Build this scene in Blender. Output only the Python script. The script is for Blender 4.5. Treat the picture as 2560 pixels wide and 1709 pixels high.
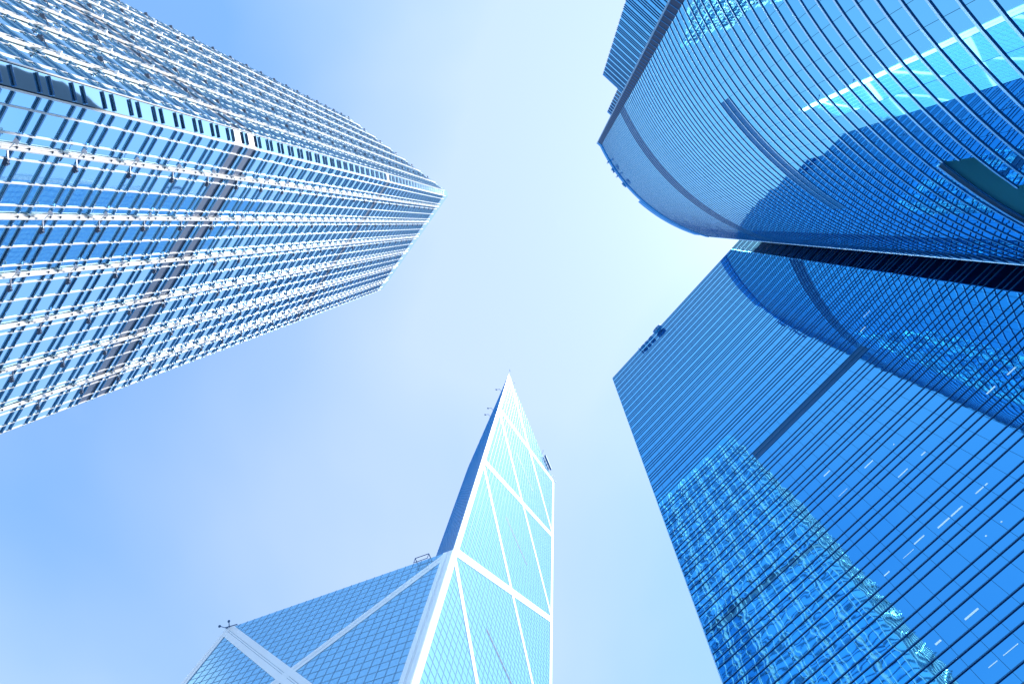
import bpy, math, random
import numpy as np
from mathutils import Matrix, Vector

random.seed(7)
sc = bpy.context.scene
for o in list(bpy.data.objects):
    bpy.data.objects.remove(o)
col = sc.collection
EYE = 1.6                                   # eye height above the plaza

# ------------------------------------------------------------------ camera
F_PX, W_PX, H_PX = 1560.0, 2560.0, 1709.0   # calibrated from the towers' vertical edges
ZEN = (1391.0, 558.0)                       # where all vertical edges meet
_z = np.array([ZEN[0] - W_PX / 2, H_PX / 2 - ZEN[1], F_PX]); _z /= np.linalg.norm(_z)
_x = np.array([1.0, 0, 0]) - _z[0] * _z; _x /= np.linalg.norm(_x)
_y = -np.cross(_z, _x)
RIGHT = Vector((_x[0], _y[0], _z[0])); UP = Vector((_x[1], _y[1], _z[1])); FWD = Vector((_x[2], _y[2], _z[2]))
cam_data = bpy.data.cameras.new('camera')
cam = bpy.data.objects.new('camera', cam_data)
cam_data.sensor_width = 36.0
cam_data.lens = F_PX / W_PX * 36.0
cam_data.clip_start = 0.1
cam_data.clip_end = 12000
m = Matrix.Identity(4)
for i in range(3):
    m[i][0], m[i][1], m[i][2] = RIGHT[i], UP[i], -FWD[i]
m[2][3] = EYE
cam.matrix_world = m
col.objects.link(cam)
sc.camera = cam

# ------------------------------------------------------------------ sky and sun
SUN_EL = math.radians(64)
SUN_H = Vector((0.985, -0.17)).normalized()
TO_SUN = Vector((SUN_H.x * math.cos(SUN_EL), SUN_H.y * math.cos(SUN_EL), math.sin(SUN_EL)))
world = bpy.data.worlds.new('World'); sc.world = world
world.use_nodes = True
nt = world.node_tree; nt.nodes.clear()
def N(tree, kind, **kw):
    n = tree.nodes.new(kind)
    for k, v in kw.items():
        setattr(n, k, v)
    return n
sky = N(nt, 'ShaderNodeTexSky', sky_type='NISHITA', sun_disc=False)
sky.sun_elevation = SUN_EL
sky.sun_rotation = math.atan2(SUN_H.x, SUN_H.y)
sky.altitude = 0; sky.air_density = 1.0; sky.dust_density = 0.3; sky.ozone_density = 3.0
tc = N(nt, 'ShaderNodeTexCoord')
mp = N(nt, 'ShaderNodeMapping'); mp.inputs['Location'].default_value = (14.256, 19.640, 6.851)
no = N(nt, 'ShaderNodeTexNoise'); no.inputs['Scale'].default_value = 0.9; no.inputs['Detail'].default_value = 5; no.inputs['Roughness'].default_value = 0.42; no.inputs['Distortion'].default_value = 0.4
rp = N(nt, 'ShaderNodeValToRGB'); rp.color_ramp.elements[0].position = 0.36; rp.color_ramp.elements[1].position = 0.60
rp.color_ramp.elements[0].color = (0.04, 0.04, 0.04, 1); rp.color_ramp.elements[1].color = (0.45, 0.45, 0.45, 1)   # thin high cloud veil
hs = N(nt, 'ShaderNodeMix', data_type='RGBA', blend_type='MULTIPLY'); hs.inputs[0].default_value = 1.0
hs.inputs[7].default_value = (0.67, 0.92, 1.0, 1)
mx = N(nt, 'ShaderNodeMix', data_type='RGBA'); mx.inputs[7].default_value = (2.97, 3.06, 3.15, 1)
# broken white clouds lower down the sky (seen only in the glass)
sx = N(nt, 'ShaderNodeSeparateXYZ'); zc = N(nt, 'ShaderNodeMath', operation='MAXIMUM'); zc.inputs[1].default_value = 0.12
dv = N(nt, 'ShaderNodeVectorMath', operation='SCALE'); iv = N(nt, 'ShaderNodeMath', operation='DIVIDE'); iv.inputs[0].default_value = 1.0
cn = N(nt, 'ShaderNodeTexNoise'); cn.inputs['Scale'].default_value = 1.6; cn.inputs['Detail'].default_value = 6; cn.inputs['Roughness'].default_value = 0.5
cm = N(nt, 'ShaderNodeMapping'); cm.inputs['Location'].default_value = (8.816, 28.366, 19.491)
cr = N(nt, 'ShaderNodeMapRange', interpolation_type='SMOOTHSTEP'); cr.inputs['From Min'].default_value = 0.50; cr.inputs['From Max'].default_value = 0.64
low = N(nt, 'ShaderNodeMapRange', interpolation_type='SMOOTHSTEP'); low.inputs['From Min'].default_value = 0.76; low.inputs['From Max'].default_value = 0.66
cw = N(nt, 'ShaderNodeMath', operation='MULTIPLY')
cx = N(nt, 'ShaderNodeMix', data_type='RGBA'); cx.inputs[7].default_value = (3.6, 3.8, 4.0, 1)
bg = N(nt, 'ShaderNodeBackground'); bg.inputs['Strength'].default_value = 0.13
wo = N(nt, 'ShaderNodeOutputWorld')
L = nt.links.new
L(tc.outputs['Generated'], mp.inputs['Vector']); L(mp.outputs[0], no.inputs['Vector']); L(no.outputs[0], rp.inputs[0])
L(sky.outputs[0], hs.inputs[6]); L(hs.outputs[2], mx.inputs[6]); L(rp.outputs[0], mx.inputs[0])
L(tc.outputs['Generated'], sx.inputs[0]); L(sx.outputs['Z'], zc.inputs[0]); L(zc.outputs[0], iv.inputs[1])
L(tc.outputs['Generated'], dv.inputs[0]); L(iv.outputs[0], dv.inputs['Scale']); L(dv.outputs[0], cm.inputs['Vector']); L(cm.outputs[0], cn.inputs['Vector'])
L(cn.outputs[0], cr.inputs[0]); L(sx.outputs['Z'], low.inputs[0]); L(cr.outputs[0], cw.inputs[0]); L(low.outputs[0], cw.inputs[1])
L(cw.outputs[0], cx.inputs[0]); L(mx.outputs[2], cx.inputs[6]); L(cx.outputs[2], bg.inputs[0]); L(bg.outputs[0], wo.inputs[0])

sun_d = bpy.data.lights.new('sun', 'SUN'); sun_d.energy = 4.4; sun_d.angle = math.radians(0.5); sun_d.color = (1.0, 0.94, 0.86)
sun = bpy.data.objects.new('sun', sun_d); sun.rotation_euler = TO_SUN.to_track_quat('Z', 'Y').to_euler(); sun.location = TO_SUN * 600
col.objects.link(sun)
sc.view_settings.view_transform = 'Standard'; sc.view_settings.look = 'None'
sc.view_settings.gamma = 1.0; sc.view_settings.use_curve_mapping = False
sc.view_settings.exposure = 1.52
sc.cycles.max_bounces = 8; sc.cycles.glossy_bounces = 5; sc.cycles.diffuse_bounces = 3
sc.cycles.use_denoising = True

# ------------------------------------------------------------------ materials
def mat(name, base, metallic=0.0, rough=0.5, warp=None, var=None, emit=None, warp2=None, spec=0.5, edge=None):
    """Principled material; warp = (scale, height in metres) rolling distortion of the glass sheet."""
    ma = bpy.data.materials.new(name); ma.use_nodes = True
    t = ma.node_tree; p = t.nodes['Principled BSDF']
    p.inputs['Base Color'].default_value = (*base, 1); p.inputs['Metallic'].default_value = metallic
    p.inputs['Roughness'].default_value = rough
    p.inputs['Specular IOR Level'].default_value = spec
    if edge: p.inputs['Specular Tint'].default_value = (*edge, 1)
    geo = N(t, 'ShaderNodeNewGeometry')
    if warp:
        prev = None
        for (s, h) in [warp] + ([warp2] if warp2 else []):
            n1 = N(t, 'ShaderNodeTexNoise'); n1.inputs['Scale'].default_value = s; n1.inputs['Detail'].default_value = 1.0
            b = N(t, 'ShaderNodeBump'); b.inputs['Strength'].default_value = 1.0; b.inputs['Distance'].default_value = h
            t.links.new(geo.outputs['Position'], n1.inputs['Vector']); t.links.new(n1.outputs[0], b.inputs['Height'])
            if prev:
                t.links.new(prev.outputs[0], b.inputs['Normal'])
            prev = b
        t.links.new(prev.outputs[0], p.inputs['Normal'])
    if var:
        s, amt = var
        n2 = N(t, 'ShaderNodeTexNoise'); n2.inputs['Scale'].default_value = s; n2.inputs['Detail'].default_value = 5.0
        r2 = N(t, 'ShaderNodeMapRange'); r2.inputs['To Min'].default_value = 1 - amt; r2.inputs['To Max'].default_value = 1 + amt
        mm = N(t, 'ShaderNodeMix', data_type='RGBA', blend_type='MULTIPLY'); mm.inputs[0].default_value = 1
        mm.inputs[6].default_value = (*base, 1)
        t.links.new(geo.outputs['Position'], n2.inputs['Vector']); t.links.new(n2.outputs[0], r2.inputs[0])
        t.links.new(r2.outputs[0], mm.inputs[7]); t.links.new(mm.outputs[2], p.inputs['Base Color'])
    if emit:
        p.inputs['Emission Color'].default_value = (*emit[0], 1); p.inputs['Emission Strength'].default_value = emit[1]
    return ma

M_GLASS_A = mat('glass_ribbed_tower', (0.54, 0.82, 0.97), 1.0, 0.03, (0.35, 0.006))
M_GLASS_B = mat('glass_prism_tower', (0.37, 0.69, 0.92), 0.60, 0.10, (0.30, 0.003), edge=(0.6, 0.85, 1.0))
M_GLASS_C = mat('glass_curved_tower', (0.25, 0.70, 0.95), 1.0, 0.02, (0.40, 0.002), warp2=(0.12, 0.008), edge=(0.6, 0.9, 1.0))
M_GLASS_D = mat('glass_flat_tower', (0.11, 0.52, 0.87), 1.0, 0.02, (0.55, 0.007), warp2=(0.15, 0.008), edge=(0.7, 0.92, 1.0))
M_STEEL = mat('brushed_steel_sunshade', (0.14, 0.29, 0.46), 1.0, 0.2)
M_RIB = mat('white_steel_rib', (0.70, 0.67, 0.645), 0.1, 0.35)
M_CLIP = mat('dark_clip', (0.03, 0.05, 0.09), 0.3, 0.4)
M_LAMP = mat('floodlight_housing', (0.05, 0.08, 0.14), 0.5, 0.4)
M_BLADE = mat('reflector_blade', (0.55, 0.60, 0.70), 0.9, 0.3)
M_LOUVRE_A = mat('grey_louvre', (0.07, 0.10, 0.16), 0.2, 0.5, var=(0.8, 0.12))
M_CORE = mat('dark_joint_backing', (0.012, 0.03, 0.06), 0.0, 0.5)
M_CLAD_B = mat('pale_aluminium_cladding', (0.74, 0.82, 0.90), 0.35, 0.42, var=(0.12, 0.06))
M_MULL_B = mat('aluminium_mullion', (0.16, 0.31, 0.48), 0.4, 0.45)
M_MULL_F = mat('mullion_shade_blue', (0.008, 0.20, 0.56), 0.0, 0.5, spec=0.15)  # flank's dark blue reflection and shade put into the mullion colour
M_SLOT = mat('dark_vent_slot', (0.04, 0.06, 0.10), 0.1, 0.6)
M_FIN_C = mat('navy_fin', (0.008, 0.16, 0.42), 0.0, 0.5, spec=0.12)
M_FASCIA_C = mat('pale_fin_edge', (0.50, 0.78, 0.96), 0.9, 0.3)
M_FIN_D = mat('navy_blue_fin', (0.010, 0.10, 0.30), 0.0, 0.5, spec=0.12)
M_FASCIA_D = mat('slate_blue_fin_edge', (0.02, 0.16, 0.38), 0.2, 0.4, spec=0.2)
M_PANEL = mat('blue_parapet_panel', (0.008, 0.24, 0.62), 0.0, 0.5, spec=0.15)
M_DARK = mat('dark_navy_panel', (0.008, 0.04, 0.11), 0.0, 0.5, spec=0.1)
M_BAND = mat('blue_louvre_band', (0.006, 0.09, 0.25), 0.0, 0.5, spec=0.12)
M_TEAL = mat('teal_recess_wall', (0.10, 0.75, 0.95), 0.0, 0.6)
M_SIGN = mat('sign_blue_metal', (0.01, 0.20, 0.52), 0.0, 0.4)
M_SIGNW = mat('sign_white_face', (0.75, 0.80, 0.86), 0.0, 0.4)
M_TUBE = mat('lit_ceiling_tube', (0.7, 0.8, 0.9), 0.0, 0.5, emit=((0.35, 0.70, 1.0), 0.14))
M_GEAR = mat('dark_roof_gear', (0.015, 0.09, 0.22), 0.4, 0.5)
M_ROOF = mat('grey_roof', (0.3, 0.32, 0.34), 0.0, 0.8)
M_PAVE = mat('plaza_paving', (0.24, 0.25, 0.26), 0.0, 0.8, var=(0.3, 0.2))

# ------------------------------------------------------------------ mesh helpers
class MB:
    def __init__(s): s.v = []; s.f = []; s.m = []; s.n = 0
    def add(s, v, f, mi=0):
        v = np.asarray(v, float).reshape(-1, 3)
        s.v.append(v); b = s.n
        for i, q in enumerate(f):
            s.f.append(tuple(int(k) + b for k in q)); s.m.append(mi[i] if isinstance(mi, (list, tuple)) else mi)
        s.n += len(v)
    def hexa(s, p, mi=0):
        s.add(p, [(0, 3, 2, 1), (4, 5, 6, 7), (0, 1, 5, 4), (1, 2, 6, 5), (2, 3, 7, 6), (3, 0, 4, 7)], mi)
    def box(s, x0, x1, y0, y1, z0, z1, mi=0):
        s.hexa([(x0, y0, z0), (x1, y0, z0), (x1, y1, z0), (x0, y1, z0), (x0, y0, z1), (x1, y0, z1), (x1, y1, z1), (x0, y1, z1)], mi)
    def prism(s, poly, z0, z1, mi=0, zt=None):
        """poly counter-clockwise from above; zt optional per-vertex top"""
        n = len(poly)
        v = [(x, y, z0) for x, y in poly] + [(x, y, zt[i] if zt else z1) for i, (x, y) in enumerate(poly)]
        f = [tuple(range(n - 1, -1, -1)), tuple(range(n, 2 * n))] + [(i, (i + 1) % n, (i + 1) % n + n, i + n) for i in range(n)]
        s.add(v, f, mi)
    def extrude_x(s, prof, x0, x1, mi=0):
        """profile of (y, z), counter-clockwise seen from +x"""
        n = len(prof)
        v = [(x0, y, z) for y, z in prof] + [(x1, y, z) for y, z in prof]
        f = [tuple(range(n - 1, -1, -1)), tuple(range(n, 2 * n))] + [(i, (i + 1) % n, (i + 1) % n + n, i + n) for i in range(n)]
        s.add(v, f, mi)
    def tube(s, a, b, r, n=6, mi=0):
        a = Vector(a); b = Vector(b); d = (b - a).normalized()
        u = d.orthogonal().normalized(); w = d.cross(u)
        ring = [u * (r * math.cos(2 * math.pi * k / n)) + w * (r * math.sin(2 * math.pi * k / n)) for k in range(n)]
        v = [tuple(a + k) for k in ring] + [tuple(b + k) for k in ring]
        s.add(v, [tuple(range(n - 1, -1, -1)), tuple(range(n, 2 * n))] + [(i, (i + 1) % n, (i + 1) % n + n, i + n) for i in range(n)], mi)
    def mesh(s, name, mats):
        me = bpy.data.meshes.new(name)
        me.from_pydata(np.concatenate(s.v).tolist(), [], s.f)
        for k in mats: me.materials.append(k)
        if len(mats) > 1: me.polygons.foreach_set('material_index', s.m)
        return me

def root(name, loc, label, cat, group=None):
    o = bpy.data.objects.new(name, None); o.location = loc; col.objects.link(o)
    o['label'] = label; o['category'] = cat
    if group: o['group'] = group
    o.empty_display_size = 3
    return o

def part(name, me, parent, M=None, kind=None):
    """mesh in world coordinates (M None) or a local mesh placed by world matrix M"""
    o = bpy.data.objects.new(name, me); col.objects.link(o)
    W = M if M is not None else Matrix.Identity(4)
    if parent is not None:
        o.parent = parent
        base = Vector(parent['_at']) if '_at' in parent else Vector(parent.location)
        o.matrix_basis = Matrix.Translation(-base) @ W
    else:
        o.matrix_basis = W
    if kind: o['kind'] = kind
    return o

EYE_V = np.array([0, 0, EYE])
CAM3 = np.array([RIGHT, UP, FWD])
def project(p):
    d = (np.asarray(p) - EYE_V) @ CAM3.T
    w = np.maximum(d[..., 2], 1e-3)
    return np.stack([W_PX / 2 + F_PX * d[..., 0] / w, H_PX / 2 - F_PX * d[..., 1] / w], -1)
def shown_area(q):
    p = project(q); p[:, 0] = np.clip(p[:, 0], 0, W_PX); p[:, 1] = np.clip(p[:, 1], 0, H_PX)
    x, y = p[:, 0], p[:, 1]
    return 0.5 * abs(np.dot(x, np.roll(y, -1)) - np.dot(y, np.roll(x, -1)))

class Piece:
    """alike pieces: one local mesh, many placements; the 300 that show largest become parts, the rest one 'stuff' part"""
    def __init__(s, name, rest_name, parent):
        s.name, s.rest, s.parent, s.items, s.protos = name, rest_name, parent, [], {}
    def proto(s, key, build, mats, quad):
        if key not in s.protos:
            mb = MB(); build(mb)
            s.protos[key] = (mb, mats, np.array(quad, float))
    def put(s, key, M, visible=True):
        A = np.array(M); q = s.protos[key][2] @ A[:3, :3].T + A[:3, 3]
        n = np.cross(q[1] - q[0], q[3] - q[0])
        a = shown_area(q) if visible and np.dot(n, EYE_V - q[0]) > 0 else 0.0
        s.items.append((a, key, M))
    def finish(s, limit=300):
        order = sorted(range(len(s.items)), key=lambda i: -s.items[i][0])
        top = [i for i in order[:limit] if s.items[i][0] > 0]; rest = order[len(top):]
        meshes = {}
        for i in top:
            a, key, M = s.items[i]
            mb, mats, _ = s.protos[key]
            if key not in meshes: meshes[key] = mb.mesh(s.name, mats)
            part(s.name, meshes[key], s.parent, M)
        if rest:
            allm = []; out = MB()
            base = np.array(s.parent.location)
            for i in rest:
                a, key, M = s.items[i]
                mb, mats, _ = s.protos[key]
                A = np.array(M); v = np.concatenate(mb.v) @ A[:3, :3].T + A[:3, 3]
                for k in mats:
                    if k not in allm: allm.append(k)
                idx = [allm.index(k) for k in mats]
                out.add(v, mb.f, [idx[k] for k in mb.m])
            part(s.rest, out.mesh(s.rest, allm), s.parent, kind='stuff')

class Face:
    """vertical plane from a to b seen from outside with a on the right hand: x along, y outward, z up"""
    def __init__(s, a, b):
        s.a = Vector(a); d = Vector(b) - s.a; s.L = d.length; s.e = d / s.L; s.n = Vector((-s.e.y, s.e.x))
    def M(s, t, z, d=0.0, rx=0.0, rz=0.0):
        p = s.a + s.e * t + s.n * d
        R = Matrix(((s.e.x, s.n.x, 0, p.x), (s.e.y, s.n.y, 0, p.y), (0, 0, 1, z), (0, 0, 0, 1)))
        if rx or rz: R = R @ Matrix.Rotation(rx, 4, 'X') @ Matrix.Rotation(rz, 4, 'Z')
        return R
    def pt(s, t, d=0.0):
        p = s.a + s.e * t + s.n * d; return (p.x, p.y)
    def xyz(s, t, d, z):
        p = s.a + s.e * t + s.n * d; return (p.x, p.y, z)
    def box(s, mb, t0, t1, d0, d1, z0, z1, mi=0):
        mb.hexa([s.xyz(t0, d0, z0), s.xyz(t1, d0, z0), s.xyz(t1, d1, z0), s.xyz(t0, d1, z0),
                 s.xyz(t0, d0, z1), s.xyz(t1, d0, z1), s.xyz(t1, d1, z1), s.xyz(t0, d1, z1)], mi)

def pane_proto(w, h, thick=0.04):
    return (lambda mb: mb.box(0, w, -thick, 0, 0, h)), [(w, 0, 0), (0, 0, 0), (0, 0, h), (w, 0, h)]

def jit(s): return random.gauss(0, s)

def tidy_poly(pts):
    a = 0
    for i in range(len(pts)):
        x0, y0 = pts[i]; x1, y1 = pts[(i + 1) % len(pts)]; a += x0 * y1 - x1 * y0
    return list(pts) if a > 0 else list(pts)[::-1]

def inset_pt(p, c, d):
    v = Vector(p) - Vector(c); return tuple(Vector(p) - v.normalized() * d)

# ------------------------------------------------------------------ ground
mb = MB(); mb.add([(-5000, -5000, 0), (5000, -5000, 0), (5000, 5000, 0), (-5000, 5000, 0)], [(0, 1, 2, 3)])
g = part('ground', mb.mesh('ground', [M_PAVE]), None, kind='structure')

# ------------------------------------------------------------------ tower A: square, paired sunshades, steel ribs (left)
HA = 281.4 + EYE
P0, P1, P2, P3 = (-89.873, -44.626), (-48.454, -13.913), (-48.209, -11.787), (-78.900, 29.538)
u = (Vector(P3) - Vector(P2)).normalized(); v = (Vector(P0) - Vector(P1)).normalized()
P3b = tuple(Vector(P3) + (u * 1.0 + v) * 1.07); P0b = tuple(Vector(P0) + (v * 1.0 + u) * 1.07)
FAR = tuple(Vector(P3b) + (Vector(P0) - Vector(P1)))
cA = tuple((Vector(P0) + Vector(P3)) / 2)
A = root('office_tower', (cA[0], cA[1], 0), 'square office tower with paired dark sunshade bars and white steel ribs at the left', 'skyscraper')
core = MB()
core.prism(tidy_poly([inset_pt(p, cA, 0.12) for p in (P0, P1, P2, P3, P3b, FAR, P0b)]), 0, HA)
part('wall', core.mesh('wall', [M_CORE]), A)
faceL, faceU, faceC = Face(P3, P2), Face(P1, P0), Face(P2, P1)
face3, face0 = Face(P3b, P3), Face(P0, P0b)
PITCH_A, BAR0 = 4.29, 58.36 + EYE
BAR0 -= PITCH_A * int(BAR0 / PITCH_A - 1)
ribs = [5.74 + 8.0 * k for k in range(6)]
thin = [0.16, 1.72] + sum([[r - 1.34, r + 1.34] for r in ribs], []) + [r + 4.0 for r in ribs[:-1]] + [49.74, 51.30]
lines_main = sorted(ribs + thin)
panes = Piece('window_pane', 'window_panes_upper', A); bars = Piece('sunshade_bar', 'sunshade_bars_upper', A)
lamps = Piece('floodlight', 'floodlights_upper', A); blades = Piece('reflector_blade', 'reflector_blades_upper', A)
PROF = [(0.0, -0.07), (0.05, -0.12), (0.13, -0.13), (0.20, -0.08), (0.22, 0.01), (0.19, 0.09), (0.12, 0.13), (0.04, 0.11), (0.0, 0.06)]
def lamp_mb(mb):
    mb.tube((0.2, 0.55, 0.0), (0.95, 1.0, 0.05), 0.05); mb.tube((0.2, 0.45, 0.25), (0.95, 1.0, 0.12), 0.035)
    mb.hexa([(0.85, 0.75, -0.16), (1.55, 0.85, -0.18), (1.55, 1.2, -0.1), (0.85, 1.12, -0.08), (0.9, 0.8, 0.18), (1.5, 0.86, 0.16), (1.5, 1.16, 0.2), (0.9, 1.08, 0.22)])
    mb.box(1.1, 1.3, 1.1, 1.32, -0.1, 0.12)
def blade_mb(mb):
    mb.add([(-0.75, 0.55, 0.1), (-1.35, 0.75, -0.05), (-1.15, 1.15, 0.15), (-0.7, 0.95, 0.3), (-0.75, 0.5, 0.16), (-1.35, 0.70, 0.03), (-1.15, 1.10, 0.22), (-0.7, 0.9, 0.38)],
           [(0, 3, 2, 1), (4, 5, 6, 7), (0, 1, 5, 4), (1, 2, 6, 5), (2, 3, 7, 6), (3, 0, 4, 7)])
    mb.tube((-0.1, 0.6, 0.1), (-0.8, 0.75, 0.15), 0.04)
lamps.proto(0, lamp_mb, [M_LAMP], [(0.85, .8, -.2), (1.55, .8, -.2), (1.55, .8, .2), (0.85, .8, .2)][::-1])
blades.proto(0, blade_mb, [M_BLADE], [(-1.35, .8, -.1), (-.7, .8, -.1), (-.7, .8, .3), (-1.35, .8, .3)][::-1])
n_floor = int((HA - 4.6 - BAR0) / PITCH_A)
GREY = {round((101.8 + EYE - BAR0) / PITCH_A) - 1, round((101.8 + EYE - BAR0) / PITCH_A), round((184 + EYE - BAR0) / PITCH_A)}
for face, lines, flip in ((faceL, [faceL.L - t for t in lines_main][::-1], True), (faceU, lines_main, False),
                          (faceC, [0.05, faceC.L - 0.05], False), (face3, [0.05, face3.L - 0.05], False), (face0, [0.05, face0.L - 0.05], False)):
    rset = {round(faceL.L - r, 2) for r in ribs} if flip else {round(r, 2) for r in ribs}
    small = face.L < 5
    for i in range(len(lines) - 1):
        t0, t1 = lines[i], lines[i + 1]; w = t1 - t0
        for k in range(n_floor):
            zb = BAR0 + PITCH_A * k
            for (z0, z1, vis) in ((zb - PITCH_A + 1.43, zb, True), (zb, zb + 1.43, False)):
                h = z1 - z0 - 0.03
                grey = vis and k in GREY
                key = (round(w, 2), round(h, 2), grey)
                bld, quad = pane_proto(w - 0.03, h)
                panes.proto(key, bld, [M_LOUVRE_A if grey else M_GLASS_A], quad)
                panes.put(key, face.M(t0 + 0.015, z0 + 0.015, 0, jit(0.0022), jit(0.0022)))
            for zz in (zb, zb + 1.43):
                ra = 0.45 if round(t0, 2) in rset and not small else 0.14
                rb = 0.45 if round(t1, 2) in rset and not small else 0.14
                wl = w - ra - rb
                key = round(wl, 2)
                bars.proto(key, (lambda wl: lambda mb: mb.extrude_x([(y, z) for y, z in PROF], 0, wl))(wl), [M_STEEL], [(wl, .4, -.2), (0, .4, -.2), (0, .4, .2), (wl, .4, .2)])
                bars.put(key, face.M(t0 + ra, zz, 0.02))
    # crown and thin mullions
    mb = MB(); face.box(mb, 0, face.L, -0.1, 0, BAR0 + PITCH_A * (n_floor - 1) + 1.5, HA - 0.05)
    part('crown_glass', mb.mesh('crown_glass', [M_GLASS_A]), A)
    for t in lines:
        if small or round(t, 2) in rset: continue
        mb = MB()
        face.box(mb, t - 0.10, t - 0.01, 0, 0.09, 3, HA - 5.0); face.box(mb, t + 0.01, t + 0.10, 0, 0.09, 3, HA - 5.0)
        face.box(mb, t - 0.02, t + 0.02, 0, 0.07, 3, HA - 5.0)
        part('mullion', mb.mesh('mullion', [M_RIB]), A)
    if small: continue
    for r in sorted(rset):
        mb = MB(); z1 = HA - 5.0
        face.box(mb, r - 0.20, r + 0.08, 0.05, 0.36, 3, z1); face.box(mb, r + 0.12, r + 0.27, 0.05, 0.28, 3, z1)
        face.box(mb, r - 0.32, r - 0.27, 0.1, 0.28, 3, z1); face.box(mb, r + 0.32, r + 0.36, 0.1, 0.26, 3, z1)
        for k in range(n_floor):
            for zz in (BAR0 + PITCH_A * k, BAR0 + PITCH_A * k + 1.43):
                face.box(mb, r - 0.02, r + 0.24, 0.25, 0.39, zz - 0.06, zz + 0.05, 1)
        part('steel_rib', mb.mesh('steel_rib', [M_RIB, M_CLIP]), A)
        for k in range(4, n_floor - 1, 2):
            zl = BAR0 + PITCH_A * k - 1.2
            Ml = face.M(r, zl); 
            if flip: Ml = Ml @ Matrix.Diagonal((-1, 1, 1, 1))
            lamps.put(0, Ml); blades.put(0, Ml)
for p in (panes, bars, lamps, blades): p.finish()

# ------------------------------------------------------------------ tower D: flat, deep blue, triple fins (lower right)
HD = 168.3 + EYE
d0 = Vector((16.007, 41.766)); eD = Vector((0.64498, -0.76420)); nD = Vector((-0.76420, -0.64498))
LD = 72.0
d1 = d0 + eD * LD
D = root('office_tower', (*(d0 + eD * 30 - nD * 15), 0), 'flat deep blue glass tower with fine horizontal fins in threes at the lower right', 'skyscraper')
faceD = Face(tuple(d1), tuple(d0)); XD = lambda t: LD - t
core = MB(); core.prism(tidy_poly([tuple(d0 - nD * 0.12 + eD * .02), tuple(d1 - nD * 0.12), tuple(d1 - nD * 34), tuple(d0 - nD * 34 + eD * .02)]), 0, HD - 0.4)
part('wall', core.mesh('wall', [M_CORE]), D)
panes = Piece('window_pane', 'window_panes_upper', D); fins = Piece('fin', 'fins_far', D)
JD = [22.66 + 1.745 * k for k in range(-13, 29)]; JD = [0.0] + [t for t in JD if 0.3 < t < LD - 0.3] + [LD]
base = 46.05 + EYE; base -= 4.0 * int(base / 4)
rows = []
k = 0
while base + 4 * k < HD - 6:
    zb = base + 4 * k; rows += [(zb, zb + 1.02), (zb + 1.02, zb + 2.04), (zb + 2.04, zb + 4.0)]; k += 1
ztop = base + 4 * k
rows += [(ztop, ztop + 1.02), (ztop + 1.02, ztop + 2.04)]
LOUV = (78.1 + EYE, 81.0 + EYE)
def in_louvre(t, z): return LOUV[0] - 0.5 < z < LOUV[1] and 15.5 < t < 35.3
for (z0, z1) in rows:
    for i in range(len(JD) - 1):
        t0, t1 = JD[i], JD[i + 1]; w, h = t1 - t0 - 0.025, z1 - z0 - 0.02
        lv = in_louvre((t0 + t1) / 2, (z0 + z1) / 2)
        key = (round(w, 2), round(h, 2), lv)
        bld, quad = pane_proto(w, h)
        panes.proto(key, bld, [M_BAND if lv else M_GLASS_D], quad)
        panes.put(key, faceD.M(XD(t1) + 0.012, z0 + 0.01, 0, jit(0.0007), jit(0.0007)), visible=t1 < 48)
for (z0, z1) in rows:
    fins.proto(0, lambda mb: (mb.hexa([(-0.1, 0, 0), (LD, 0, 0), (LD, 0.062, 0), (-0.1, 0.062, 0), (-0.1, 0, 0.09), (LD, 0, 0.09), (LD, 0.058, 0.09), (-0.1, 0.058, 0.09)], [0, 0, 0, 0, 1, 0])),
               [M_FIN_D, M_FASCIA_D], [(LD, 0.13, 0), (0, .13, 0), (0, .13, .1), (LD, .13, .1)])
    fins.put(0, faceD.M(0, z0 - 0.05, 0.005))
panes.finish(); fins.finish()
zt = rows[-1][1]
mb = MB(); faceD.box(mb, 0, LD, -0.1, 0.06, zt + 0.02, HD); part('parapet_panel', mb.mesh('parapet_panel', [M_GLASS_D]), D)
mb = MB(); faceD.box(mb, LD, LD + 0.10, -0.3, 0.16, 2, HD - 0.5); part('corner_trim', mb.mesh('corner_trim', [M_FASCIA_C]), D)
for (ta, tb, z, w) in ((23.15, 24.36, 48.8, .16), (24.53, 25.71, 48.8, .16), (27.08, 27.88, 48.85, .13), (28.02, 28.28, 48.85, .13), (20.95, 22.03, 49.2, .13), (19.44, 20.63, 40.9, .16),
                       (16.79, 17.3, 40.9, .16), (19.52, 20.64, 48.84, .05), (23.28, 24.38, 61.15, .16), (24.51, 25.65, 56.65, .13), (27.33, 27.81, 56.7, .16), (19.49, 20.64, 60.68, .06),
                       (17.43, 18.01, 48.8, .12), (18.3, 19.02, 37.18, .06), (19.5, 20.68, 37.18, .06), (19.93, 20.83, 64.98, .16), (38.58, 39.78, 85.2, .12), (36.54, 37.42, 82.85, .16),
                       (37.35, 38.3, 56.8, .18), (35.02, 35.99, 56.8, .18)):
    mb = MB(); faceD.box(mb, XD(tb), XD(ta), 0.004, 0.02, z + EYE - w / 2, z + EYE + w / 2)
    part('ceiling_light', mb.mesh('ceiling_light', [M_TUBE]), D)
for (t, z) in ((26.39, 45.13), (24.9, 45.09), (26.8, 60.69)):
    mb = MB(); c0 = faceD.xyz(XD(t), 0.004, z + EYE); c1 = faceD.xyz(XD(t), 0.02, z + EYE); mb.tube(c0, c1, 0.075, 10)
    part('downlight', mb.mesh('downlight', [M_TUBE]), D)

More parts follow.
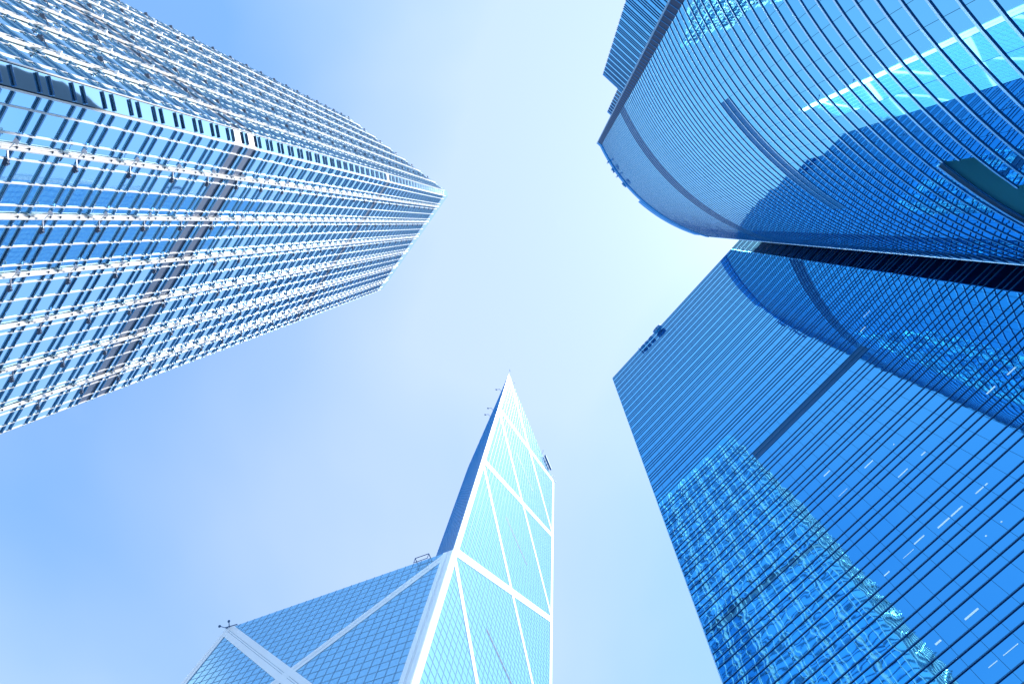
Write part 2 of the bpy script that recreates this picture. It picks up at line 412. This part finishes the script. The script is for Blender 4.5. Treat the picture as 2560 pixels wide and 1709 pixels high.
# ------------------------------------------------------------------ tower C: curved, fins at every half floor (upper right)
HC = 192.5 + EYE
CC = Vector((58.5515, -45.8127)); RC = 51.55
def arc(th, r): a = math.radians(360 - th); return (CC.x + r * math.cos(a), CC.y + r * math.sin(a))
TH0, TH1 = 207.2, 254.42
STEP = 1.82
TH = [TH0] + [222.64 + STEP * k for k in range(-9, 18) if TH0 + 0.4 < 222.64 + STEP * k < TH1 - 0.4] + [TH1]
NOSE = (11.62, -22.95)
E0 = arc(TH1, RC); tD = Vector((0.64498, -0.76420))
C = root('office_tower', (45, -25, 0), 'curved blue glass tower with close horizontal fins bulging at the upper right', 'skyscraper')
FP = 1.836
fz0 = 47.15 + EYE; fz0 -= FP * int(fz0 / FP)
REC_T, REC_TH, REC_TH2 = 49.2 + EYE, 233.6, 237.5           # the terrace cut into the low facade
def is_open(th, z): return (th > REC_TH - 0.01 and z < REC_T) if z > 45.4 + EYE else th > REC_TH2 - 0.1
outer = [NOSE] + [arc(t, RC - 0.10) for t in TH]
back = [tuple(Vector(E0) + tD * 26), (62, -46), (39.6, -43.9)]
core = MB(); core.prism(tidy_poly(outer + back), REC_T + 0.5, HC - 3)
thr = [t for t in TH if t < REC_TH - 0.2] + [REC_TH]
core.prism(tidy_poly([NOSE] + [arc(t, RC - 0.10) for t in thr] + [arc(REC_TH, RC - 5)] + [arc(t, RC - 5) for t in TH if t > REC_TH + 0.2] + back), 0, REC_T + 0.49)
part('wall', core.mesh('wall', [M_DARK]), C)
mb = MB()
ths = [REC_TH] + [t for t in TH if t > REC_TH + 0.2]
for i in range(len(ths) - 1):
    p, q, r, s_ = arc(ths[i], RC - 0.02), arc(ths[i + 1], RC - 0.02), arc(ths[i + 1], RC - 5.2), arc(ths[i], RC - 5.2)
    mb.hexa([(*p, REC_T - 0.02), (*s_, REC_T - 0.02), (*r, REC_T - 0.02), (*q, REC_T - 0.02), (*p, REC_T + 0.4), (*s_, REC_T + 0.4), (*r, REC_T + 0.4), (*q, REC_T + 0.4)])
part('terrace_soffit', mb.mesh('terrace_soffit', [M_TEAL]), C)
mb = MB()
for i in range(len(ths) - 1):
    p, q, r, s_ = arc(ths[i], RC + 0.32), arc(ths[i + 1], RC + 0.32), arc(ths[i + 1], RC + 0.02), arc(ths[i], RC + 0.02)
    mb.hexa([(*p, REC_T + 0.0), (*s_, REC_T), (*r, REC_T), (*q, REC_T), (*p, REC_T + 0.32), (*s_, REC_T + 0.32), (*r, REC_T + 0.32), (*q, REC_T + 0.32)])
part('terrace_edge_beam', mb.mesh('terrace_edge_beam', [M_FASCIA_C]), C)
panes = Piece('window_pane', 'window_panes_upper', C)
fin_z = []
z = fz0
while z < HC - 5.0:
    fin_z.append(z); z += FP
bandz = min(range(len(fin_z)), key=lambda i: abs(fin_z[i] - (131.6 + EYE)))
BAND = {bandz - 2, bandz - 1, bandz, bandz + 1}
lou = min(range(len(fin_z)), key=lambda i: abs(fin_z[i] - (74.8 + EYE)))
for i, z in enumerate(fin_z):
    for j in range(len(TH) - 1):
        ta, tb = TH[j], TH[j + 1]
        if is_open((ta + tb) / 2, z + 0.9): continue
        a, b = arc(ta, RC), arc(tb, RC)
        fc = Face(b, a) if (Vector((-(a[1] - b[1]), a[0] - b[0])).dot(Vector(b) - CC) > 0) else Face(a, b)
        kind = 1 if (i in BAND) else (2 if i in (lou - 1, lou) and 218.5 < ta < 239.0 else 0)
        h = FP - 0.03
        key = (round(fc.L, 2), kind)
        bld, quad = pane_proto(fc.L - 0.025, h)
        panes.proto(key, bld, [(M_GLASS_C, M_BAND, M_FIN_C)[kind]], quad)
        panes.put(key, fc.M(0.012, z + 0.015, 0, jit(0.0012), jit(0.0010)))
panes.finish()
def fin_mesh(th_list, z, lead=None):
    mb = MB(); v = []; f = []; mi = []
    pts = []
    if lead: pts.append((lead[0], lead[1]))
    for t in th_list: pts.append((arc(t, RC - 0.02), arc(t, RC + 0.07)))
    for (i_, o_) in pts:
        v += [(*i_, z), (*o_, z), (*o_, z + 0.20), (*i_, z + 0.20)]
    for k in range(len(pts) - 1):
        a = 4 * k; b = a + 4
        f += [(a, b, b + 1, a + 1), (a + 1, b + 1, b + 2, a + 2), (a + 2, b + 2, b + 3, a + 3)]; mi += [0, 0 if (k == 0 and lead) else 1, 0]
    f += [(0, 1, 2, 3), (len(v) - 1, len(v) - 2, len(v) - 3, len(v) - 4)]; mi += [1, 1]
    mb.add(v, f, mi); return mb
noseo = tuple(Vector(NOSE) + Vector((-0.16, -0.06)))
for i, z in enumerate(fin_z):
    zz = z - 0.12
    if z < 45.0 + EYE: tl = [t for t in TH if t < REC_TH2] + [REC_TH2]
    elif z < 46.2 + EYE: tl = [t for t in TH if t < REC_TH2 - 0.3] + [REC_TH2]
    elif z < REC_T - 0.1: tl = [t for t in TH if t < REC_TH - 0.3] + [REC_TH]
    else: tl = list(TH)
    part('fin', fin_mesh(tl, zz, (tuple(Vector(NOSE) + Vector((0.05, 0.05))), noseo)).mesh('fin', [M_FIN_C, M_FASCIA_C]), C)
fcN = Face(arc(TH0, RC), NOSE)
if fcN.n.dot(Vector(NOSE) * -1) < 0: fcN = Face(NOSE, arc(TH0, RC))
mb = MB(); fcN.box(mb, 0, fcN.L, -0.1, 0.02, 2, HC - 4.4); part('corner_panel', mb.mesh('corner_panel', [M_DARK]), C)
mb = MB(); mb.tube((NOSE[0] - .05, NOSE[1] - .05, 2), (NOSE[0] - .05, NOSE[1] - .05, HC - .2), 0.13, 8); part('corner_trim', mb.mesh('corner_trim', [M_MULL_B]), C)
mb = MB(); ee = arc(TH1, RC + 0.06); mb.tube((*ee, 2), (*ee, HC - 5), 0.10, 8); part('end_trim', mb.mesh('end_trim', [M_FASCIA_C]), C)
# parapet
mb = MB(); zz = fin_z[-1] + FP
pp = [(NOSE, tuple(Vector(NOSE) + Vector((0.4, -0.1))))] + [(arc(t, RC + 0.22), arc(t, RC - 0.4)) for t in TH]
for i in range(len(pp) - 1):
    (p, s_), (q, r) = pp[i], pp[i + 1]
    mb.hexa([(*p, zz), (*s_, zz), (*r, zz), (*q, zz), (*p, HC), (*s_, HC), (*r, HC), (*q, HC)])
part('parapet_panel', mb.mesh('parapet_panel', [M_PANEL]), C)
mb = MB(); ts = [229.5, 232, 234.5, 237, 239.5, 242, 244.5, 247, 249.5, 251.8]
for i in range(len(ts) - 1):
    p, q, r, s_ = arc(ts[i], RC + 0.35), arc(ts[i + 1], RC + 0.35), arc(ts[i + 1], RC - 3), arc(ts[i], RC - 3)
    mb.hexa([(*p, HC - 1.6), (*s_, HC - 1.6), (*r, HC - 1.6), (*q, HC - 1.6), (*p, HC + 5.0), (*s_, HC + 5.0), (*r, HC + 5.0), (*q, HC + 5.0)])
part('roof_screen', mb.mesh('roof_screen', [M_PANEL]), C)
# dark slot wall that links the two blue towers
lk = Vector(E0) + tD * 22
K = root('link_block', (lk.x, lk.y, 0), 'dark recessed link block in the slot between the curved and flat blue towers', 'building')
mb = MB(); mb.prism(tidy_poly([tuple(lk - nD * -0.3), tuple(lk + tD * 4 + nD * .3), tuple(lk + tD * 4 - nD * 2.1), tuple(lk - nD * 2.1)]), 0, 166)
part('wall', mb.mesh('wall', [M_DARK]), K)

# ------------------------------------------------------------------ rear wing and penthouse behind the curved tower's left corner
def small_block(name, corner, e, length, height, depth, label, light_gap):
    c = Vector(corner); e = Vector(e).normalized(); n = Vector((-e.y, e.x))
    R_ = root(name, (c.x, c.y, 0), label, 'building')
    fc = Face(tuple(c), tuple(c + e * length))
    mb = MB(); mb.prism(tidy_poly([tuple(c - n * .12), tuple(c + e * length - n * .12), tuple(c + e * length - n * depth), tuple(c - n * depth)]), 0, height - .3)
    part('wall', mb.mesh('wall', [M_CORE]), R_)
    pn = Piece('window_pane', 'window_panes_lower', R_); fn = Piece('fin', 'fins_lower', R_)
    zb = height - 1.6
    pn_w = 1.745; z = zb
    seq = (1.02, 1.02, 1.96); k = 0
    while z > height - 92:
        h = seq[k % 3]; z -= h
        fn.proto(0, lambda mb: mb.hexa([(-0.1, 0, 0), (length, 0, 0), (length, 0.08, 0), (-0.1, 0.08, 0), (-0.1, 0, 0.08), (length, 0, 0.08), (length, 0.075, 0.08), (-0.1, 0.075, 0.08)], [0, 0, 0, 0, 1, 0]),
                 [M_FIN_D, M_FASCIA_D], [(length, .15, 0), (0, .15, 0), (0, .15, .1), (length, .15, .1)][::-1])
        fn.put(0, fc.M(0, z, 0.005))
        t = 0
        while t < length - 0.5:
            w = min(pn_w, length - t)
            key = (round(w, 2), round(h, 2))
            bld, quad = pane_proto(w - .025, h - .02)
            pn.proto(key, bld, [M_GLASS_D if not light_gap or k % 3 else M_GLASS_A], quad)
            pn.put(key, fc.M(t + .012, z + .01, 0, jit(.0007), jit(.0007)))
            t += pn_w
        k += 1
    pn.finish(); fn.finish()
    mb = MB(); fc.box(mb, 0, length, -.2, .06, zb + .02, height); part('parapet_panel', mb.mesh('parapet_panel', [M_PANEL]), R_)
    return R_
small_block('tower_wing', (11.18, -36.75), (0.755, 0.655), 11.3, 168.3 + EYE, 25, 'narrow finned wing seen behind the upper left corner of the curved tower', False)
small_block('roof_penthouse', (15.12, -33.55), (0.755, 0.655), 7.0, 203 + EYE, 12, 'small striped rooftop block between the wing and the curved tower', True)

# ------------------------------------------------------------------ tower B: prisms with cross bracing (bottom)
HB = 303.0 + EYE
K1, K2, K4, CT = (-22.86, 74.30), (0.32, 130.84), (-79.40, 97.48), (-40.4, 113.9)
HL, HCT, MOD = 131.8 + EYE, 278 + EYE, 57.1
B = root('office_tower', (-30, 105, 0), 'faceted prism tower with white diagonal bracing rising to a sharp point at the bottom', 'skyscraper')
fR, fL, fI = Face(K2, K1), Face(K1, K4), Face(K1, CT)
sh = lambda p, d: tuple(Vector(p))
mb = MB()
inR = Vector(fR.n) * -0.12; inL = Vector(fL.n) * -0.12; inI = Vector(fI.n) * -0.12
k1h = Vector(K1) + inR + inI
mb.prism(tidy_poly([tuple(k1h), tuple(Vector(K2) + inR), tuple(Vector(CT) + inI)]), 0, 0, 0,
         zt=None) if False else None
tri = [tuple(k1h), tuple(Vector(K2) + inR), tuple(Vector(CT) + inI)]
hts = {tri[0]: HB - .2, tri[1]: HB - .2, tri[2]: HCT - .2}
tp = tidy_poly(tri); mb.prism(tp, 0, 0, 0, zt=[hts[p] for p in tp])
low = [tuple(Vector(K1) + inL + inI * -1), tuple(Vector(K4) + inL), tuple(Vector(CT) - inI * 3)]
hts = {low[0]: HL - .2, low[1]: HL - .2, low[2]: HL + 16}
lp = tidy_poly(low); mb.prism(lp, 0, 0, 0, zt=[hts[p] for p in lp])
part('wall', mb.mesh('wall', [M_CORE]), B)
CW = fR.L / 30; RH = MOD / 28
def lerp(a, b, t): return a + (b - a) * t
def inside_band(t, z, top, wid=1.25):
    """distance test to the diagonals of the modules on a full face"""
    k = math.floor((top - z) / MOD); zz = top - z - k * MOD
    x = t / fR.L * MOD
    return abs(zz - x) < wid * 1.0 or abs(zz - (MOD - x)) < wid * 1.0
panes = Piece('window_pane', 'window_panes_upper', B)
def fill(face, ncol, zlo, ztop_fn):
    cw = face.L / ncol
    k = 0
    ztop = max(ztop_fn(0), ztop_fn(face.L))
    for j in range(int((ztop - zlo) / RH)):
        z0 = ztop - RH * (j + 1)
        for i in range(ncol):
            if z0 + RH > min(ztop_fn(i * cw), ztop_fn((i + 1) * cw)) + 0.2: continue
            g_ = 0.02 if face is fI else 0.10
            key = (round(cw, 2), g_)
            bld, quad = pane_proto(cw - g_, RH - g_, 0.004 if face is fI else 0.04)
            panes.proto(key, bld, [M_GLASS_B], quad)
            panes.put(key, face.M(i * cw + g_ / 2, z0 + g_ / 2, 0, *((0, 0) if face is fI else (jit(0.0016), jit(0.0016)))), visible=face is not fI)
fill(fL, 30, 20, lambda t: HL); fill(fR, 30, 20, lambda t: HB); fill(fI, 21, HL - 4, lambda t: lerp(HB, HCT, t / fI.L))
panes.finish()
for face, ncol, zlo, zf in ((fL, 30, 20, lambda t: HL), (fR, 30, 20, lambda t: HB), (fI, 21, HL, lambda t: lerp(HB, HCT, t / fI.L))):
    cw = face.L / ncol
    pr = 0.05 if face is fI else 0.06
    for i in range(1, ncol):
        mb = MB(); face.box(mb, i * cw - .07, i * cw + .07, -.05, pr, zlo, zf(i * cw)); part('mullion', mb.mesh('mullion', [M_MULL_F if face is fI else M_MULL_B]), B)
    ztop = max(zf(0), zf(face.L))
    for j in range(1, int((ztop - zlo) / RH)):
        z = ztop - RH * j
        tmax = face.L if z < min(zf(0), zf(face.L)) else face.L * (HB - z) / (HB - HCT)
        mb = MB(); face.box(mb, 0.3, tmax - .1, -.05, pr * 0.8, z - .06, z + .06); part('transom', mb.mesh('transom', [M_MULL_F if face is fI else M_MULL_B]), B)
def band(face, t0, z0, t1, z1, w, d, name='bracing_band'):
    """cladding strip between two points of the face, three panels wide with open joints"""
    dx, dz = t1 - t0, z1 - z0; l = math.hypot(dx, dz); nx, nz = -dz / l, dx / l
    if nx < 0 : nx, nz = -nx, -nz
    o = part(name, None, B) if False else None
    mb = MB()
    for (a, b) in ((-0.5, -0.08), (-0.05, 0.05), (0.08, 0.5)):
        a *= w; b *= w
        q = [(t0 + nx * a, z0 + nz * a), (t1 + nx * a, z1 + nz * a), (t1 + nx * b, z1 + nz * b), (t0 + nx * b, z0 + nz * b)]
        v = [face.xyz(t, 0.02, z) for t, z in q] + [face.xyz(t, d, z) for t, z in q]
        ar = sum(q[i][0] * q[(i + 1) % 4][1] - q[(i + 1) % 4][0] * q[i][1] for i in range(4))
        fs = [(3, 2, 1, 0), (4, 5, 6, 7), (0, 1, 5, 4), (1, 2, 6, 5), (2, 3, 7, 6), (3, 0, 4, 7)]
        mb.add(v, fs if ar < 0 else [f[::-1] for f in fs])
    return part(name, mb.mesh(name, [M_CLAD_B]), B)
for k in range(4):
    za, zb = HB - MOD * k, HB - MOD * (k + 1)
    band(fR, fR.L - 1, za - 1, 1, zb + 1, 1.9, 0.11)
    band(fR, fR.L - 1, zb + 1, 1, za - 1, 2.3, 0.13)
for k in range(2):
    za, zb = HL - MOD * k, HL - MOD * (k + 1)
    band(fL, 1, za - 1, fL.L - 1, zb + 1, 2.4, 0.11); band(fL, 1, zb + 1, fL.L - 1, za - 1, 3.2, 0.13)
band(fR, fR.L - 0.9, 20, fR.L - 0.9, HB - 0.1, 1.9, 0.15, 'corner_band'); band(fR, 0.9, 20, 0.9, HB - 0.1, 1.9, 0.15, 'corner_band')
band(fL, 1.25, 20, 1.25, HL - 0.1, 2.5, 0.15, 'corner_band'); band(fL, fL.L - 0.9, 20, fL.L - 0.9, HL - 0.1, 1.9, 0.15, 'corner_band')
band(fI, 0.55, HL, 0.55, HB - 1, 0.9, 0.024, 'corner_band')
for k in range(1, 4):
    zc = HB - MOD * k - 1.4
    for i in range(30):
        ta = (i + 0.08) * CW; tb = (i + 0.92) * CW
        if 20.6 < fR.L - (ta + tb) / 2 < 39.6:
            mb = MB(); fR.box(mb, ta, tb, 0.005, 0.03, zc - 0.32, zc + 0.32); part('vent_slot', mb.mesh('vent_slot', [M_SLOT]), B)

# ------------------------------------------------------------------ roof gear and signs
def tag(o, label, cat, group=None):
    o['label'] = label; o['category'] = cat
    if group: o['group'] = group
def text_mesh(txt, size, depth):
    cu = bpy.data.curves.new('letter', 'FONT'); cu.body = txt; cu.size = size; cu.extrude = depth / 2; cu.bevel_depth = 0.0; cu.align_x = 'CENTER'; cu.resolution_u = 4
    ob = bpy.data.objects.new('letter', cu); col.objects.link(ob)
    dg = bpy.context.evaluated_depsgraph_get(); me = bpy.data.meshes.new_from_object(ob.evaluated_get(dg))
    bpy.data.objects.remove(ob); me.name = 'letter'; return me
TXT = Matrix(((-1, 0, 0, 0), (0, 0, 1, 0), (0, 1, 0, 0), (0, 0, 0, 1)))   # text x runs against face x (a is the right hand side), text z outward
def letters(face_M, txt, size, depth, mats, parent, name='letter'):
    me = text_mesh(txt, size, depth); me.materials.clear()
    for k in mats: me.materials.append(k)
    if len(mats) > 1:
        for p in me.polygons: p.material_index = 0 if abs(p.normal.z) < 0.5 else 1
    return part(name, me, parent, face_M @ TXT)
S1 = root('roof_sign', faceD.xyz(XD(14), 0.5, 163 + EYE), 'blue letters and round emblem standing along the flat blue tower roof edge', 'sign')
for (ch, t, s) in (('I', 10.95, 3.2), ('C', 12.0, 2.2), ('B', 13.45, 2.2), ('C', 15.0, 2.2)):
    letters(faceD.M(XD(t), 164.0 + EYE, 0.55), ch, s, 0.5, [M_SIGN], S1)
mb = MB()
tc_, zc_ = 18.0, 165.3 + EYE
nseg = 24
for k in range(nseg):
    a0, a1 = 2 * math.pi * k / nseg, 2 * math.pi * (k + 1) / nseg
    q = [(1.35 * math.cos(a0), 1.35 * math.sin(a0)), (1.35 * math.cos(a1), 1.35 * math.sin(a1)), (1.0 * math.cos(a1), 1.0 * math.sin(a1)), (1.0 * math.cos(a0), 1.0 * math.sin(a0))]
    mb.hexa([faceD.xyz(XD(tc_ + a), 0.3, zc_ + b) for a, b in q] + [faceD.xyz(XD(tc_ + a), 1.1, zc_ + b) for a, b in q])
part('emblem_ring', mb.mesh('emblem_ring', [M_SIGN]), S1)
mb = MB()
for (a, b, c_, d_) in ((-.55, -.1, .3, .55), (.1, .55, .3, .55), (-.55, -.1, -.55, -.3), (.1, .55, -.55, -.3), (-.55, -.3, -.3, .3), (.3, .55, -.3, .3), (-.25, -.1, -.12, .12), (.1, .25, -.12, .12)):
    faceD.box(mb, XD(tc_) + a, XD(tc_) + b, 0.3, 1.1, zc_ + c_, zc_ + d_)
part('emblem_mark', mb.mesh('emblem_mark', [M_SIGN]), S1)
S2 = root('roof_sign', (*arc(217, RC + .5), 188 + EYE), 'white faced letters mounted on the curved tower parapet near its left corner', 'sign')
for (ch, th, s) in (('c', 221.8, 4.6), ('i', 218.3, 4.2), ('t', 216.0, 4.2), ('i', 213.0, 4.2)):
    a, b = arc(th + 1, RC + .25), arc(th - 1, RC + .25)
    fc = Face(a, b)
    if fc.n.dot(Vector(a) - CC) < 0: fc = Face(b, a)
    letters(fc.M(fc.L / 2, 187.9 + EYE, 0.55), ch, s, 0.5, [M_SIGN, M_SIGNW], S2)

def gear(name, label, cat, parts, group=None, at=(0, 0, 0)):
    R_ = root(name, at, label, cat, group)
    for (pn, mb) in parts: part(pn, mb.mesh(pn, [M_GEAR]), R_)
    return R_
def on(face, t, d, z): return face.xyz(t, d, z)
# window-cleaning cradle hung at the roof edge of the lower prism
a = MB(); b = MB(); c_ = MB()
t0, t1, z = 5.9, 9.4, HL - 0.3
for tt in (t0, t1):
    a.tube(on(fL, tt, -0.3, z + .5), on(fL, tt, 1.0, z + .6), 0.10); a.tube(on(fL, tt, 1.0, z + .6), on(fL, tt, .9, z - 1.2), 0.08)
b.tube(on(fL, t0, 1.0, z + .6), on(fL, t1, 1.0, z + .6), 0.09); c_.tube(on(fL, t0, .9, z - 1.2), on(fL, t1, .9, z - 1.2), 0.08)
gear('cleaning_cradle', 'dark frame of a window cleaning cradle at the lower prism roof edge near the ridge', 'cradle', [('davit_arm', a), ('cradle_rail', b), ('cradle_rail', c_)], at=on(fL, 8, 0, HL))
a = MB(); a.tube(on(fL, 60.3, 0, HL + .2), on(fL, 60.0, 1.3, HL + .6), 0.10); a.tube(on(fL, 60.2, .4, HL + .2), on(fL, 60.2, .4, HL - .8), 0.10)
b = MB(); p = on(fL, 60.0, 1.35, HL + .63); b.box(p[0] - .22, p[0] + .22, p[1] - .22, p[1] + .22, p[2] - .2, p[2] + .2)
gear('roof_davit', 'small davit with a short head just right of the lower prism outer corner', 'davit', [('arm', a), ('head', b)], at=on(fL, 60, 0, HL))
a = MB(); a.tube(on(fL, 61.0, 0, HL + .2), on(fL, 63.0, .8, HL + .9), 0.09); a.tube(on(fL, 58, 0.1, HL + .2), on(fL, 61.5, .2, HL + .4), .12)
b = MB(); p = on(fL, 63.1, .8, HL + .9); b.box(p[0] - .22, p[0] + .22, p[1] - .22, p[1] + .22, p[2] - .2, p[2] + .2)
gear('roof_boom', 'thin boom with a knob sticking out past the lower prism outer corner', 'boom', [('arm', a), ('head', b)], at=on(fL, 61, 0, HL))
# maintenance unit on the top edge of the tall prism
a = MB(); fR.box(a, 6.5, 14.5, 0.6, 1.5, HB + 0.4, HB + 2.0); b = MB(); fR.box(b, 6.8, 14.0, -0.6, 0.1, HB + .2, HB + 1.2)
c_ = MB()
for tt in (8, 10, 12): c_.tube(on(fR, tt, -.4, HB), on(fR, tt, 1.0, HB + 1.2), .12)
gear('maintenance_unit', 'blue building maintenance unit riding on the tall prism top edge at its right', 'maintenance unit', [('cradle', a), ('carriage', b), ('arm', c_)], at=on(fR, 10, 0, HB))
for i, (face, t, d, z, dx, dz, lab) in enumerate((
        (fR, 61.0, 0.0, HB, 1.6, 3.2, 'thin lightning rod at the very tip of the prism tower'),
        (fR, 57.5, 0.0, HB, -2.0, 1.2, 'short rod leaning out just right of the prism tower tip'),
        (fR, 16.5, 0.2, HB, 1.0, 1.6, 'small bent rod just above the blue maintenance unit'),
        (fR, 3.4, 0.2, HB, -1.2, 1.4, 'small rod between the maintenance unit and the right roof corner'),
        (fR, 0.4, 0.2, HB, -1.4, 0.8, 'small rod at the right roof corner of the prism tower'))):
    a = MB(); a.tube(on(face, t, d, z - .3), on(face, t + dx * .3, d + .6, z + dz), 0.09); b = MB(); b.tube(on(face, t + dx * .3, d + .6, z + dz), on(face, t + dx, d + .9, z + dz * 1.2), 0.09)
    gear('roof_rod', lab, 'rod', [('mast', a), ('tip', b)], 'rods along the prism tower roof edge', at=on(face, t, d, z))
for i, (t, lab) in enumerate(((8.0, 'spiky aerial highest on the narrow blue flank below the prism tip'), (17.0, 'aerial with a round knob on the narrow blue flank'), (20.0, 'row of short aerials lower on the narrow blue flank'))):
    zt = lerp(HB, HCT, t / fI.L)
    a = MB(); a.tube(on(fI, t, 0, zt - .3), on(fI, t, 1.2, zt + 1.5), 0.12); b = MB(); b.tube(on(fI, t, 1.2, zt + 1.5), on(fI, t + 1, 2.4, zt + 2.0), 0.10)
    b.tube(on(fI, t + 1, 2.3, zt + 1.9), on(fI, t + 1.1, 2.9, zt + 2.1), 0.3)
    gear('aerial', lab, 'aerial', [('mast', a), ('tip', b)], 'aerials on the flank of the prism tower', at=on(fI, t, 0, zt))
